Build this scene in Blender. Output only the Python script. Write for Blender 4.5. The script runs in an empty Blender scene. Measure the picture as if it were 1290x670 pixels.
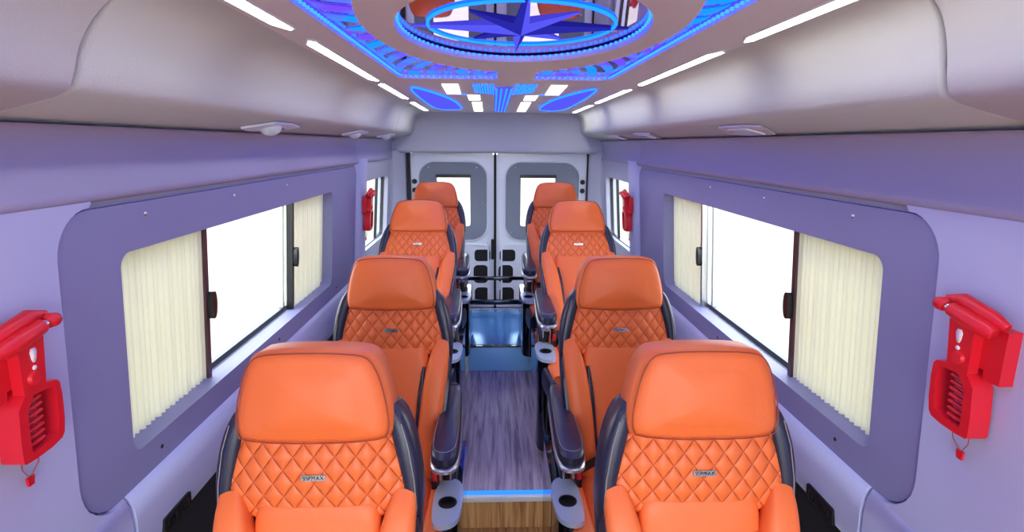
import bpy, bmesh, math, random
from mathutils import Vector, Matrix, Euler
random.seed(7)
SC = bpy.context.scene
C = SC.collection
PI = math.pi

# ------------------------------------------------------------------ camera
cam_d = bpy.data.cameras.new('camera'); cam = bpy.data.objects.new('camera', cam_d); C.objects.link(cam)
SC.camera = cam
cam_d.sensor_width = 36.0; cam_d.sensor_fit = 'HORIZONTAL'
cam_d.lens = 690.0 / 1290.0 * 36.0
cam_d.clip_start = 0.02; cam_d.clip_end = 200
PITCH, YAW, ROLL = math.radians(12.567), math.radians(1.961), math.radians(0.45)
fw = Vector((math.sin(YAW) * math.cos(PITCH), math.cos(YAW) * math.cos(PITCH), -math.sin(PITCH)))
rt = Vector((math.cos(YAW), -math.sin(YAW), 0)); up = rt.cross(fw)
cr, sr = math.cos(ROLL), math.sin(ROLL)
rt2 = rt * cr + up * sr; up2 = up * cr - rt * sr
M = Matrix((rt2, up2, -fw)).transposed().to_4x4(); M.translation = Vector((-0.0325, 0, 1.62))
cam.matrix_world = M

# ------------------------------------------------------------------ world and exposure
W_STR = 6.5
LED_WHITE = 14.0
LED_BLUE = 6.0
SC.view_settings.view_transform = 'Standard'; SC.view_settings.look = 'None'
SC.view_settings.gamma = 1.0; SC.view_settings.use_curve_mapping = False
SC.view_settings.exposure = 0.18
wd = bpy.data.worlds.new('sky'); SC.world = wd; wd.use_nodes = True
bg = wd.node_tree.nodes['Background']; bg.inputs[0].default_value = (0.86, 0.93, 1.0, 1); bg.inputs[1].default_value = W_STR
try:
    SC.cycles.use_denoising = True; SC.cycles.max_bounces = 10; SC.cycles.diffuse_bounces = 6
    SC.cycles.transparent_max_bounces = 12; SC.cycles.sample_clamp_indirect = 8
except Exception: pass

# ------------------------------------------------------------------ materials
def srgb(r, g, b):
    f = lambda v: (v / 255 / 12.92) if v / 255 <= 0.04045 else ((v / 255 + 0.055) / 1.055) ** 2.4
    return (f(r), f(g), f(b), 1)
def mat(name, col, rough=0.5, metal=0.0, bump=0.0, bscale=200, spec=0.5, noise=0.0, nscale=8, coat=0.0):
    m = bpy.data.materials.new(name); m.use_nodes = True; nt = m.node_tree; b = nt.nodes['Principled BSDF']
    b.inputs['Base Color'].default_value = col; b.inputs['Roughness'].default_value = rough
    b.inputs['Metallic'].default_value = metal; b.inputs['Specular IOR Level'].default_value = spec
    b.inputs['Coat Weight'].default_value = coat
    tc = nt.nodes.new('ShaderNodeTexCoord')
    if bump:
        n = nt.nodes.new('ShaderNodeTexNoise'); n.inputs['Scale'].default_value = bscale; n.inputs['Detail'].default_value = 4
        bp = nt.nodes.new('ShaderNodeBump'); bp.inputs['Strength'].default_value = bump; bp.inputs['Distance'].default_value = 0.002
        nt.links.new(tc.outputs['Object'], n.inputs['Vector']); nt.links.new(n.outputs['Fac'], bp.inputs['Height'])
        nt.links.new(bp.outputs['Normal'], b.inputs['Normal'])
    if noise:
        n = nt.nodes.new('ShaderNodeTexNoise'); n.inputs['Scale'].default_value = nscale; n.inputs['Detail'].default_value = 3
        mx = nt.nodes.new('ShaderNodeMix'); mx.data_type = 'RGBA'; mx.blend_type = 'MULTIPLY'; mx.inputs[0].default_value = noise
        nt.links.new(tc.outputs['Object'], n.inputs['Vector'])
        mx.inputs[6].default_value = col; nt.links.new(n.outputs['Color'], mx.inputs[7])
        hs = nt.nodes.new('ShaderNodeHueSaturation'); hs.inputs['Saturation'].default_value = 0; hs.inputs['Value'].default_value = 1.8
        nt.links.new(n.outputs['Color'], hs.inputs['Color']); nt.links.new(hs.outputs['Color'], mx.inputs[7])
        nt.links.new(mx.outputs[2], b.inputs['Base Color'])
    return m
def emit(name, col, s):
    m = bpy.data.materials.new(name); m.use_nodes = True; nt = m.node_tree; nt.nodes.clear()
    e = nt.nodes.new('ShaderNodeEmission'); o = nt.nodes.new('ShaderNodeOutputMaterial')
    e.inputs[0].default_value = col; e.inputs[1].default_value = s; nt.links.new(e.outputs[0], o.inputs[0]); return m

ORANGE = srgb(240, 116, 58)
m_orange = mat('orange_leather', ORANGE, 0.42, bump=0.25, bscale=350, spec=0.4)
m_black = mat('black_leather', srgb(38, 42, 64), 0.28, bump=0.3, bscale=350)
m_blackpl = mat('black_plastic', srgb(20, 21, 28), 0.3)
m_gloss = mat('gloss_black', srgb(12, 14, 24), 0.08, coat=0.5)
m_stitch = mat('stitching_thread', srgb(150, 138, 140), 0.7)
m_seam = mat('orange_seam', srgb(150, 60, 32), 0.6)
m_chrome = mat('chrome', (0.75, 0.76, 0.8, 1), 0.15, 1.0)
m_silver = mat('satin_silver', (0.62, 0.66, 0.75, 1), 0.32, 0.9)
m_plate = mat('cup_plate', srgb(190, 205, 232), 0.25, 0.35)
m_vinyl = mat('bin_vinyl', srgb(190, 192, 190), 0.55, bump=0.35, bscale=260)
m_cove = mat('cove_vinyl', srgb(160, 157, 185), 0.6, bump=0.3, bscale=260)
m_trim = mat('window_trim', srgb(136, 138, 180), 0.55, bump=0.25, bscale=300)
m_wall = mat('wall_plastic', srgb(182, 188, 224), 0.45, bump=0.08, bscale=200)
m_rear = mat('rear_fabric', srgb(180, 182, 198), 0.7, bump=0.3, bscale=260)
m_ceil = mat('ceiling_vinyl', srgb(212, 200, 204), 0.5, bump=0.2, bscale=300)
m_dark = mat('dark_carpet', srgb(22, 22, 28), 0.9, bump=0.5, bscale=200)
m_rubber = mat('rubber', srgb(10, 10, 12), 0.6)
m_door = mat('door_paint', srgb(222, 228, 238), 0.3, coat=0.2)
m_dpanel = mat('door_trim_grey', srgb(122, 130, 142), 0.6, bump=0.3, bscale=260)
m_rail = mat('maroon_rail', srgb(74, 44, 52), 0.4)
m_white = mat('white_plastic', srgb(232, 234, 238), 0.35)
m_lens = mat('lamp_lens', srgb(225, 235, 238), 0.15, spec=0.8)
m_red = mat('red_plastic', srgb(222, 26, 44), 0.35, spec=0.5)
m_redd = mat('red_plastic_fins', srgb(196, 22, 38), 0.4)
m_cord = mat('cord', srgb(150, 90, 90), 0.7)
m_wht = mat('white_print', srgb(245, 240, 238), 0.5)
m_steel = mat('steel', (0.55, 0.56, 0.6, 1), 0.25, 1.0)
m_bluem = mat('brushed_blue_sheet', srgb(140, 205, 255), 0.35, 0.1)
m_tread = mat('gloss_dark_blue_tread', srgb(60, 130, 195), 0.18, 0.3)
m_ledw = emit('led_white', (1.0, 0.96, 0.9, 1), LED_WHITE)
m_cyan = emit('led_cyan', (0.004, 0.065, 1.0, 1), LED_BLUE)
m_bead = emit('led_bead', (0.01, 0.08, 1.0, 1), LED_BLUE)
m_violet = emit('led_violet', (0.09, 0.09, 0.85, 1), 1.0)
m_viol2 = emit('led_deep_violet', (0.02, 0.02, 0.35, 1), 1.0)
m_edge = emit('led_edge', (0.03, 0.22, 1.0, 1), 1.5)

# mirror glass with a dark tint
m_mirror = mat('dark_mirror', (0.46, 0.30, 0.55, 1), 0.02, 1.0)

def stripe_mat():
    m = bpy.data.materials.new('led_stripe'); m.use_nodes = True; nt = m.node_tree; nt.nodes.clear()
    e = nt.nodes.new('ShaderNodeEmission'); o = nt.nodes.new('ShaderNodeOutputMaterial')
    tc = nt.nodes.new('ShaderNodeTexCoord'); n = nt.nodes.new('ShaderNodeTexNoise'); n.inputs['Scale'].default_value = 7
    r = nt.nodes.new('ShaderNodeValToRGB')
    r.color_ramp.elements[0].position = 0.38; r.color_ramp.elements[0].color = (0.028, 0.012, 0.7, 1)
    r.color_ramp.elements[1].position = 0.58; r.color_ramp.elements[1].color = (0.002, 0.05, 1.0, 1)
    nt.links.new(tc.outputs['Object'], n.inputs['Vector']); nt.links.new(n.outputs['Fac'], r.inputs[0])
    nt.links.new(r.outputs[0], e.inputs[0]); e.inputs[1].default_value = LED_BLUE * 1.0; nt.links.new(e.outputs[0], o.inputs[0]); return m
m_stripe = stripe_mat()

def quilt_mat():
    m = mat('quilted_orange_leather', ORANGE, 0.42, spec=0.4); nt = m.node_tree; b = nt.nodes['Principled BSDF']
    tc = nt.nodes.new('ShaderNodeTexCoord'); sp = nt.nodes.new('ShaderNodeSeparateXYZ'); nt.links.new(tc.outputs['UV'], sp.inputs[0])
    def mth(op, a, b_=None, c=None):
        n = nt.nodes.new('ShaderNodeMath'); n.operation = op
        for i, v in enumerate((a, b_, c)):
            if v is None: continue
            if isinstance(v, (int, float)): n.inputs[i].default_value = v
            else: nt.links.new(v, n.inputs[i])
        return n.outputs[0]
    u = mth('MULTIPLY', sp.outputs[0], 1 / 0.041); v = mth('MULTIPLY', sp.outputs[1], 1 / 0.054)
    def line(x):   # distance to the nearest seam, 0..0.5
        f = mth('FRACT', x); return mth('MINIMUM', f, mth('SUBTRACT', 1.0, f))
    d = mth('MINIMUM', line(mth('ADD', u, v)), line(mth('SUBTRACT', u, v)))
    sn = lambda x: mth('ABSOLUTE', mth('SINE', mth('MULTIPLY', x, PI)))
    h = mth('POWER', mth('MULTIPLY', sn(mth('ADD', u, v)), sn(mth('SUBTRACT', u, v))), 0.5)
    bp = nt.nodes.new('ShaderNodeBump'); bp.inputs['Strength'].default_value = 1.0; bp.inputs['Distance'].default_value = 0.006
    nt.links.new(h, bp.inputs['Height']); nt.links.new(bp.outputs['Normal'], b.inputs['Normal'])
    mr = nt.nodes.new('ShaderNodeMapRange'); mr.inputs[1].default_value = 0.015; mr.inputs[2].default_value = 0.05
    nt.links.new(d, mr.inputs[0]); mx = nt.nodes.new('ShaderNodeMix'); mx.data_type = 'RGBA'
    nt.links.new(mr.outputs[0], mx.inputs[0]); mx.inputs[6].default_value = srgb(214, 92, 50); mx.inputs[7].default_value = ORANGE
    nt.links.new(mx.outputs[2], b.inputs['Base Color']); return m
m_quilt = quilt_mat()

def wood(name, c1, c2, c3, scale=1.0):
    m = mat(name, c1, 0.35, spec=0.4); nt = m.node_tree; b = nt.nodes['Principled BSDF']
    tc = nt.nodes.new('ShaderNodeTexCoord'); mp = nt.nodes.new('ShaderNodeMapping'); mp.inputs['Scale'].default_value = (26 * scale, 1.6, 1.6)
    nt.links.new(tc.outputs['Object'], mp.inputs['Vector'])
    n = nt.nodes.new('ShaderNodeTexNoise'); n.inputs['Scale'].default_value = 2.2; n.inputs['Detail'].default_value = 7; n.inputs['Distortion'].default_value = 0.5
    nt.links.new(mp.outputs[0], n.inputs['Vector'])
    r = nt.nodes.new('ShaderNodeValToRGB'); r.color_ramp.elements[0].position = 0.33; r.color_ramp.elements[0].color = c3
    r.color_ramp.elements[1].position = 0.68; r.color_ramp.elements[1].color = c2
    e = r.color_ramp.elements.new(0.5); e.color = c1
    nt.links.new(n.outputs['Fac'], r.inputs[0]); nt.links.new(r.outputs[0], b.inputs['Base Color']); return m
m_wood = wood('grey_walnut_floor', srgb(176, 158, 172), srgb(204, 186, 196), srgb(128, 112, 128))
m_oak = wood('golden_oak', srgb(206, 154, 98), srgb(228, 184, 130), srgb(160, 112, 66), 1.3)

def glass_mat():
    m = bpy.data.materials.new('window_glass'); m.use_nodes = True; nt = m.node_tree; nt.nodes.clear()
    t = nt.nodes.new('ShaderNodeBsdfTransparent'); t.inputs[0].default_value = (0.97, 0.98, 0.98, 1)
    g = nt.nodes.new('ShaderNodeBsdfGlossy'); g.inputs['Roughness'].default_value = 0.02
    lw = nt.nodes.new('ShaderNodeLayerWeight'); lw.inputs[0].default_value = 0.5
    pw = nt.nodes.new('ShaderNodeMath'); pw.operation = 'POWER'; pw.inputs[1].default_value = 4.0; nt.links.new(lw.outputs['Facing'], pw.inputs[0])
    f = nt.nodes.new('ShaderNodeMath'); f.operation = 'MULTIPLY_ADD'; f.inputs[1].default_value = 0.4; f.inputs[2].default_value = 0.03; nt.links.new(pw.outputs[0], f.inputs[0])
    x = nt.nodes.new('ShaderNodeMixShader'); o = nt.nodes.new('ShaderNodeOutputMaterial')
    nt.links.new(f.outputs[0], x.inputs[0]); nt.links.new(t.outputs[0], x.inputs[1]); nt.links.new(g.outputs[0], x.inputs[2]); nt.links.new(x.outputs[0], o.inputs[0]); return m
m_glass = glass_mat()
def curtain_mat():
    m = bpy.data.materials.new('curtain_fabric'); m.use_nodes = True; nt = m.node_tree; nt.nodes.clear()
    d = nt.nodes.new('ShaderNodeBsdfDiffuse'); d.inputs[0].default_value = srgb(238, 238, 212)
    t = nt.nodes.new('ShaderNodeBsdfTranslucent'); t.inputs[0].default_value = srgb(206, 202, 172)
    x = nt.nodes.new('ShaderNodeMixShader'); x.inputs[0].default_value = 0.19; o = nt.nodes.new('ShaderNodeOutputMaterial')
    nt.links.new(d.outputs[0], x.inputs[1]); nt.links.new(t.outputs[0], x.inputs[2]); nt.links.new(x.outputs[0], o.inputs[0]); return m
m_curtain = curtain_mat()
m_sand = mat('sandy_ground', srgb(135, 131, 116), 0.9, noise=0.35, nscale=1.5)

# ------------------------------------------------------------------ helpers
def link(name, verts, faces, m, parent=None, smooth=True, loc=None, uv=None, auto=35):
    """one mesh object; vertices are in the parent's own frame when it has a parent"""
    me = bpy.data.meshes.new(name); me.from_pydata([tuple(v) for v in verts], [], faces)
    bm = bmesh.new(); bm.from_mesh(me); bmesh.ops.recalc_face_normals(bm, faces=bm.faces)
    if uv:
        ul = bm.loops.layers.uv.new('UVMap')
        for f in bm.faces:
            for l in f.loops: l[ul].uv = uv(l.vert.co)
    bm.to_mesh(me); bm.free()
    me.materials.append(m)
    for p in me.polygons: p.use_smooth = smooth
    if smooth and auto:
        try: me.set_sharp_from_angle(angle=math.radians(auto))
        except Exception: pass
    o = bpy.data.objects.new(name, me); C.objects.link(o)
    if parent: o.parent = parent
    if loc: o.location = loc
    return o
def tag(o, label, cat, group=None, kind=None):
    if label: o['label'] = label
    if cat: o['category'] = cat
    if group: o['group'] = group
    if kind: o['kind'] = kind
    return o
def thing(name, label, cat, loc=(0, 0, 0), group=None):
    o = bpy.data.objects.new(name, None); C.objects.link(o); o.location = loc; o.empty_display_size = 0.05
    return tag(o, label, cat, group)
def struct(o): o['kind'] = 'structure'; return o
def join(*parts):
    V, Fc = [], []
    for v, f in parts:
        n = len(V); V += list(v); Fc += [tuple(i + n for i in q) for q in f]
    return V, Fc
def tf(vf, M_):
    return [M_ @ Vector(v) for v in vf[0]], vf[1]
def shift(vf, d):
    return [Vector(v) + Vector(d) for v in vf[0]], vf[1]
def box(x0, x1, y0, y1, z0, z1, bev=0.0):
    if bev <= 0:
        v = [(x, y, z) for x in (x0, x1) for y in (y0, y1) for z in (z0, z1)]
        return v, [(0, 1, 3, 2), (4, 6, 7, 5), (0, 4, 5, 1), (2, 3, 7, 6), (0, 2, 6, 4), (1, 5, 7, 3)]
    bm = bmesh.new(); bmesh.ops.create_cube(bm, size=1)
    for v in bm.verts: v.co = Vector(((x0 + x1) / 2 + v.co.x * (x1 - x0), (y0 + y1) / 2 + v.co.y * (y1 - y0), (z0 + z1) / 2 + v.co.z * (z1 - z0)))
    bmesh.ops.bevel(bm, geom=bm.edges[:], offset=bev, segments=3, affect='EDGES', profile=0.5)
    bm.verts.index_update(); r = ([v.co.copy() for v in bm.verts], [tuple(v.index for v in f.verts) for f in bm.faces]); bm.free(); return r
def cyl(p0, p1, r0, r1=None, n=16, cap=True):
    r1 = r0 if r1 is None else r1; p0 = Vector(p0); p1 = Vector(p1); d = (p1 - p0).normalized()
    a = d.orthogonal().normalized(); b = d.cross(a); V = []
    for p, r in ((p0, r0), (p1, r1)):
        for i in range(n): t = 2 * PI * i / n; V.append(p + a * (r * math.cos(t)) + b * (r * math.sin(t)))
    Fc = [(i, (i + 1) % n, n + (i + 1) % n, n + i) for i in range(n)]
    if cap: Fc += [tuple(range(n)), tuple(range(n, 2 * n))]
    return V, Fc
def dome(c, r, h, axis=(0, 0, -1), n=20, k=5):
    ax = Vector(axis).normalized(); a = ax.orthogonal().normalized(); b = ax.cross(a); c = Vector(c); V = []
    for j in range(k):
        t = j / k * PI / 2
        for i in range(n): u = 2 * PI * i / n; V.append(c + (a * math.cos(u) + b * math.sin(u)) * r * math.cos(t) + ax * h * math.sin(t))
    V.append(c + ax * h); Fc = []
    for j in range(k - 1):
        for i in range(n): Fc.append((j * n + i, j * n + (i + 1) % n, (j + 1) * n + (i + 1) % n, (j + 1) * n + i))
    for i in range(n): Fc.append(((k - 1) * n + i, (k - 1) * n + (i + 1) % n, k * n))
    Fc.append(tuple(range(n))); return V, Fc
def chaikin(pts, it=3, closed=True):
    for _ in range(it):
        q = []; n = len(pts)
        rng = range(n) if closed else range(n - 1)
        if not closed: q.append(pts[0])
        for i in rng:
            a = pts[i]; b = pts[(i + 1) % n]
            q.append(tuple(a[k] * .75 + b[k] * .25 for k in range(len(a)))); q.append(tuple(a[k] * .25 + b[k] * .75 for k in range(len(a))))
        if not closed: q.append(pts[-1])
        pts = q
    return pts
def resample(pts, n):
    L = [0]; m = len(pts)
    for i in range(m): L.append(L[-1] + math.dist(pts[i], pts[(i + 1) % m]))
    out = []; j = 0
    for k in range(n):
        s = L[-1] * k / n
        while L[j + 1] < s: j += 1
        t = (s - L[j]) / max(1e-9, L[j + 1] - L[j]); a = pts[j]; b = pts[(j + 1) % m]
        out.append(tuple(a[i] + (b[i] - a[i]) * t for i in range(len(a))))
    return out
def rrect(a0, a1, b0, b1, r, k=6):
    """rounded rectangle; r is one radius or four (a0b0, a1b0, a1b1, a0b1)"""
    rs = (r,) * 4 if isinstance(r, (int, float)) else r; out = []
    for (ca, cb, t0), q in zip(((a0, b0, PI), (a1, b0, 1.5 * PI), (a1, b1, 0), (a0, b1, .5 * PI)), rs):
        oa = ca + (q if ca == a0 else -q); ob = cb + (q if cb == b0 else -q)
        for i in range(k + 1): t = t0 + PI / 2 * i / k; out.append((oa + q * math.cos(t), ob + q * math.sin(t)))
    return out
def pad(outline, back, front, rnd=0.02, bulge=0.01, n=72, mp=None, dish=None):
    """upholstered pad: outline in (a, b), thickness along c from back to front, rounded front rim and a puffed face"""
    mp = mp or (lambda a, b, c: (a, -c, b))
    o = resample(outline, n); ca = sum(p[0] for p in o) / n; cb = sum(p[1] for p in o) / n
    R = min(math.hypot(p[0] - ca, p[1] - cb) for p in o); th = front - back; rb = min(rnd * .6, th * .45); rf = min(rnd, th * .55)
    rings = []
    for i in range(4): t = PI / 2 * i / 3; rings.append((rb * (1 - math.sin(t)), back + rb * (1 - math.cos(t))))
    for i in range(5): t = PI / 2 * i / 4; rings.append((rf * (1 - math.cos(t)), front - rf + rf * math.sin(t)))
    s0 = 1 - rf / R
    res = [(1 - ins / R, c) for ins, c in rings]
    for i in range(1, 9): s = s0 * (1 - i / 9); res.append((s, front + bulge * (1 - (s / s0) ** 2) ** .8))
    V = []
    for s, c in res:
        for a, b in o:
            aa, bb = ca + (a - ca) * s, cb + (b - cb) * s; V.append(Vector(mp(aa, bb, c + (dish(aa, bb) if dish else 0))))
    V.append(Vector(mp(ca, cb, front + bulge + (dish(ca, cb) if dish else 0)))); Fc = []
    for j in range(len(res) - 1):
        for i in range(n): Fc.append((j * n + i, j * n + (i + 1) % n, (j + 1) * n + (i + 1) % n, (j + 1) * n + i))
    l = (len(res) - 1) * n
    for i in range(n): Fc.append((l + i, l + (i + 1) % n, len(V) - 1))
    Fc.append(tuple(range(n))); return V, Fc
def prism(outline, c0, c1, mp, holes=None):
    n = len(outline); V = [Vector(mp(a, b, c)) for c in (c0, c1) for a, b in outline]
    Fc = [(i, (i + 1) % n, n + (i + 1) % n, n + i) for i in range(n)] + [tuple(range(n)), tuple(range(n, 2 * n))]
    return V, Fc
def ring(outer, inner, c0, c1, mp):
    """frame between two loops of equal count, with thickness c0..c1"""
    n = len(outer); V = []
    for L, c in ((outer, c0), (outer, c1), (inner, c1), (inner, c0)): V += [Vector(mp(a, b, c)) for a, b in L]
    Fc = []
    for j in range(4):
        k = (j + 1) % 4
        for i in range(n): Fc.append((j * n + i, j * n + (i + 1) % n, k * n + (i + 1) % n, k * n + i))
    return V, Fc
def sweep(path, sec, closed_sec=True, cap=True):
    """path: list of (point, right, up, sx, sz); sec: list of (a, b)"""
    n = len(sec); V = []
    for p, r_, u_, sx, sz in path:
        for a, b in sec: V.append(Vector(p) + Vector(r_) * (a * sx) + Vector(u_) * (b * sz))
    Fc = []; m = n if closed_sec else n - 1
    for j in range(len(path) - 1):
        for i in range(m): Fc.append((j * n + i, j * n + (i + 1) % n, (j + 1) * n + (i + 1) % n, (j + 1) * n + i))
    if cap and closed_sec: Fc += [tuple(range(n)), tuple(range((len(path) - 1) * n, len(path) * n))]
    return V, Fc
def tube(pts, r, n=8, closed=False):
    pts = [Vector(p) for p in pts]; m = len(pts); V = []; prev = None
    for i, p in enumerate(pts):
        d = (pts[(i + 1) % m] - pts[i - 1]) if closed else (pts[min(i + 1, m - 1)] - pts[max(i - 1, 0)])
        d.normalize(); a = prev - d * prev.dot(d) if prev is not None else d.orthogonal(); a.normalize(); prev = a; b = d.cross(a)
        rr = r[i] if isinstance(r, (list, tuple)) else r
        for k in range(n): t = 2 * PI * k / n; V.append(p + a * (rr * math.cos(t)) + b * (rr * math.sin(t)))
    Fc = []
    for j in range(m if closed else m - 1):
        for i in range(n): Fc.append((j * n + i, j * n + (i + 1) % n, ((j + 1) % m) * n + (i + 1) % n, ((j + 1) % m) * n + i))
    if not closed: Fc += [tuple(range(n)), tuple(range((m - 1) * n, m * n))]
    return V, Fc
def supersec(n=20, e=2.6):
    out = []
    for i in range(n):
        t = 2 * PI * i / n; c, s = math.cos(t), math.sin(t)
        out.append((math.copysign(abs(c) ** (2 / e), c), math.copysign(abs(s) ** (2 / e), s)))
    return out
def strip_pad(path, fwd=(0, -1, 0), e=3.0):
    """long rounded bolster. path: (x, y, z, half width across, half depth along fwd)"""
    P = chaikin(path, 2, closed=False); m = len(P); items = []
    P = [P[0]] + P + [P[-1]]; m = len(P)
    f = Vector(fwd)
    for i, q in enumerate(P):
        p = Vector(q[:3]); d = Vector(P[min(i + 1, m - 1)][:3]) - Vector(P[max(i - 1, 0)][:3])
        if d.length < 1e-6: d = Vector((0, 0, 1))
        d.normalize(); r_ = d.cross(f); r_.normalize(); u_ = r_.cross(d) * -1
        k = 0.55 if i in (0, m - 1) else 1.0
        if i == 0: p = p - d * q[3] * .25
        if i == m - 1: p = p + d * q[3] * .25
        items.append((p, r_, u_, q[3] * k, q[4] * k))
    return sweep(items, supersec(20, e))

# ------------------------------------------------------------------ vehicle cross-section
def WX(z): return 0.8975 + 0.075 * (1.42 - z)
def SW(side, a, b, off): return (side * (WX(b) - off), a, b)      # off > 0 goes inward
def wmap(side): return lambda a, b, c: SW(side, a, b, c)
YF, YR = -1.25, 4.75
NAMES = {-1: 'left', 1: 'right'}

# floor
o = struct(link('floor', *box(-0.97, 0.97, YF, 5.0, -0.06, 0.0), m_oak, smooth=False))
# side walls: skin with window openings
for s in (-1, 1):
    mp = wmap(s); nm = 'wall_' + NAMES[s]; parts = []
    def slab(y0, y1, z0, z1, c0=-0.09, c1=-0.0):
        return prism([(y0, z0), (y1, z0), (y1, z1), (y0, z1)], c0, c1, mp)
    parts += [slab(YF, 4.8, 0.0, 0.60), slab(YF, 4.8, 0.60, 0.845), slab(YF, 4.8, 1.385, 1.88), slab(YF, 1.24, .845, 1.385), slab(2.98, 3.70, .845, 1.385), slab(4.56, 4.8, .845, 1.385)]
    V, Fc = join(*parts)
    struct(link(nm, V, Fc, m_rear, smooth=False))

trim_n = [0]
def trim(V, Fc, m, **k):
    trim_n[0] += 1; return struct(link('trim_%d' % trim_n[0], V, Fc, m, **k))

win_n = [0]
YW0, YW1, ZW0, ZW1 = 1.258, 2.962, 0.858, 1.366
for s in (-1, 1):
    mp = wmap(s); N = NAMES[s]
    # dark lower wall cladding
    trim(*join(prism([(YF, 0.0), (4.7, 0.0), (4.7, .555), (YF, .555)], 0.001, 0.012, mp)), m_dark, smooth=False)
    # window trim panel with reveal
    k = 8
    outer = rrect(1.072, 3.46, 0.772, 1.478, (0.12, .10, .07, .09), k)
    inner = rrect(YW0 - (.022 if s > 0 else 0), YW1, ZW0, ZW1, (.035, .05, .035, .035), k)
    inner2 = rrect(YW0 + .01, YW1 - .01, ZW0 + .008, ZW1 - .008, (.035, .05, .035, .035), k)
    V, Fc = join(ring(outer, inner, 0.001, 0.014, mp), ring(rrect(YW0 - .02, YW1 + .02, ZW0 - .02, ZW1 + .02, .04, k), inner, -0.05, 0.002, mp))
    trim(V, Fc, m_trim, auto=30)
    # near pillar wall panel (C shaped cut follows the trim panel edge)
    g = 0.006
    oc = rrect(1.072 - g, 3.60, 0.772 - g, 1.478 + g, (0.126, .1, .07, .096), k)
    left_edge = [p for p in oc if p[0] < 1.32]
    lo = [p for p in left_edge if p[1] < 1.1]; hi = [p for p in left_edge if p[1] >= 1.1]
    lo = sorted(lo, key=lambda p: (p[1], -p[0])); hi = sorted(hi, key=lambda p: (p[1], p[0]))
    poly = [(YF, 0.60), (1.205, 0.60), (1.205, 0.766)] + [p for p in lo if p[0] < 1.2] + [p for p in hi if p[0] < 1.2] + [(1.185, 1.52), (YF, 1.52)]
    trim(*prism(poly, 0.0, 0.022, mp), m_wall, smooth=False)
    # sill band under the window panel
    prof = [(0.0, .775), (0.020, .770), (0.032, .750), (0.038, .70), (0.040, .62), (0.036, .585), (0.022, .568), (0.0, .562)]
    for y0, y1 in ((YF, 1.205), (1.211, 3.47)):
        path = []
        if y0 == YF: pr = [(a, min(b, .768)) for a, b in prof]
        V = []; ys = [y0, y0 + .004, y1 - .004, y1]; Fc = []
        for j, y in enumerate(ys):
            kk = .82 if j in (0, 3) else 1
            V += [Vector(SW(s, y, b, a * kk)) for a, b in prof]
        n = len(prof)
        for j in range(3):
            for i in range(n - 1): Fc.append((j * n + i, j * n + i + 1, (j + 1) * n + i + 1, (j + 1) * n + i))
        Fc += [tuple(range(n)), tuple(range(3 * n, 4 * n))]
        trim(V, Fc, m_wall, auto=50)
    # pillar between the windows
    V = []; Fc = []
    pr = [(3.462, 0.0), (3.47, .028), (3.49, .045), (3.60, .050), (3.635, .042), (3.655, 0.0)]
    zs = [.0, .56, .9, 1.3, 1.52]
    for z in zs: V += [Vector(SW(s, a, z, b)) for a, b in pr]
    n = len(pr)
    for j in range(len(zs) - 1):
        for i in range(n): Fc.append((j * n + i, j * n + (i + 1) % n, (j + 1) * n + (i + 1) % n, (j + 1) * n + i))
    Fc += [tuple(range(n)), tuple(range((len(zs) - 1) * n, len(zs) * n))]
    trim(V, Fc, m_wall, auto=50)
    # rear window panel
    o2 = rrect(3.66, 4.63, 0.60, 1.50, .03, k); i2 = rrect(3.72, 4.53, .885, 1.366, .045, k)
    V, Fc = join(ring(o2, i2, 0.0, 0.012, mp), ring(rrect(3.70, 4.55, .865, 1.386, .05, k), i2, -0.05, 0.002, mp))
    trim(V, Fc, m_rear, auto=30)
    # windows (frame, divider, glass)
    for (y0, y1, z0, z1, divs) in ((1.245, 2.975, .852, 1.380, (1.735, 2.475)), (3.705, 4.545, .87, 1.380, (4.30,))):
        win_n[0] += 1; cq = .045 if y0 > 3 else 0
        e = bpy.data.objects.new('window_%d' % win_n[0], None); C.objects.link(e); e['kind'] = 'structure'
        e.location = SW(s, (y0 + y1) / 2, z0, -0.07); L = Vector(e.location)
        def P_(vf): return [Vector(v) - L for v in vf[0]], vf[1]
        link('frame', *P_(ring(rrect(y0, y1, z0, z1, .05, 6), rrect(y0 + .022, y1 - .022, z0 + .022, z1 - .022, .04, 6), -0.088 + cq, -0.066 + cq, mp)), m_blackpl, e, auto=30)
        link('glass', *P_(prism([(y0 + .01, z0 + .01), (y1 - .01, z0 + .01), (y1 - .01, z1 - .01), (y0 + .01, z1 - .01)], -0.080 + cq, -0.077 + cq, mp)), m_glass, e, smooth=False)
        for d in divs:
            link('divider', *P_(prism([(d - .011, z0 + .015), (d + .011, z0 + .015), (d + .011, z1 - .015), (d - .011, z1 - .015)], -0.086 + cq, -0.068 + cq, mp)), m_blackpl if d > 4 else m_silver, e, smooth=False)
    # black socket panel on the sill
    t = thing('power_socket', 'black double socket panel on the sill below the %s window, by the front %s seat' % (N, N), 'power socket', SW(s, 1.375, .60, .04), 'socket panels on the window sills')
    L = Vector(t.location)
    sm = lambda a, b, c: Vector(SW(s, a, b, c)) - L
    link('plate', *prism(rrect(1.31, 1.44, .578, .632, .008, 4), 0.036, 0.046, sm), m_rubber, t, auto=30)
    for yc in (1.345, 1.405):
        q = ring(rrect(yc - .020, yc + .020, .590, .622, .006, 4), rrect(yc - .014, yc + .014, .595, .617, .004, 4), .046, .0485, sm)
        link('socket', *join(q, prism(rrect(yc - .008, yc + .008, .602, .610, .002, 3), .046, .0478, sm)), m_blackpl, t, auto=30)
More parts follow.
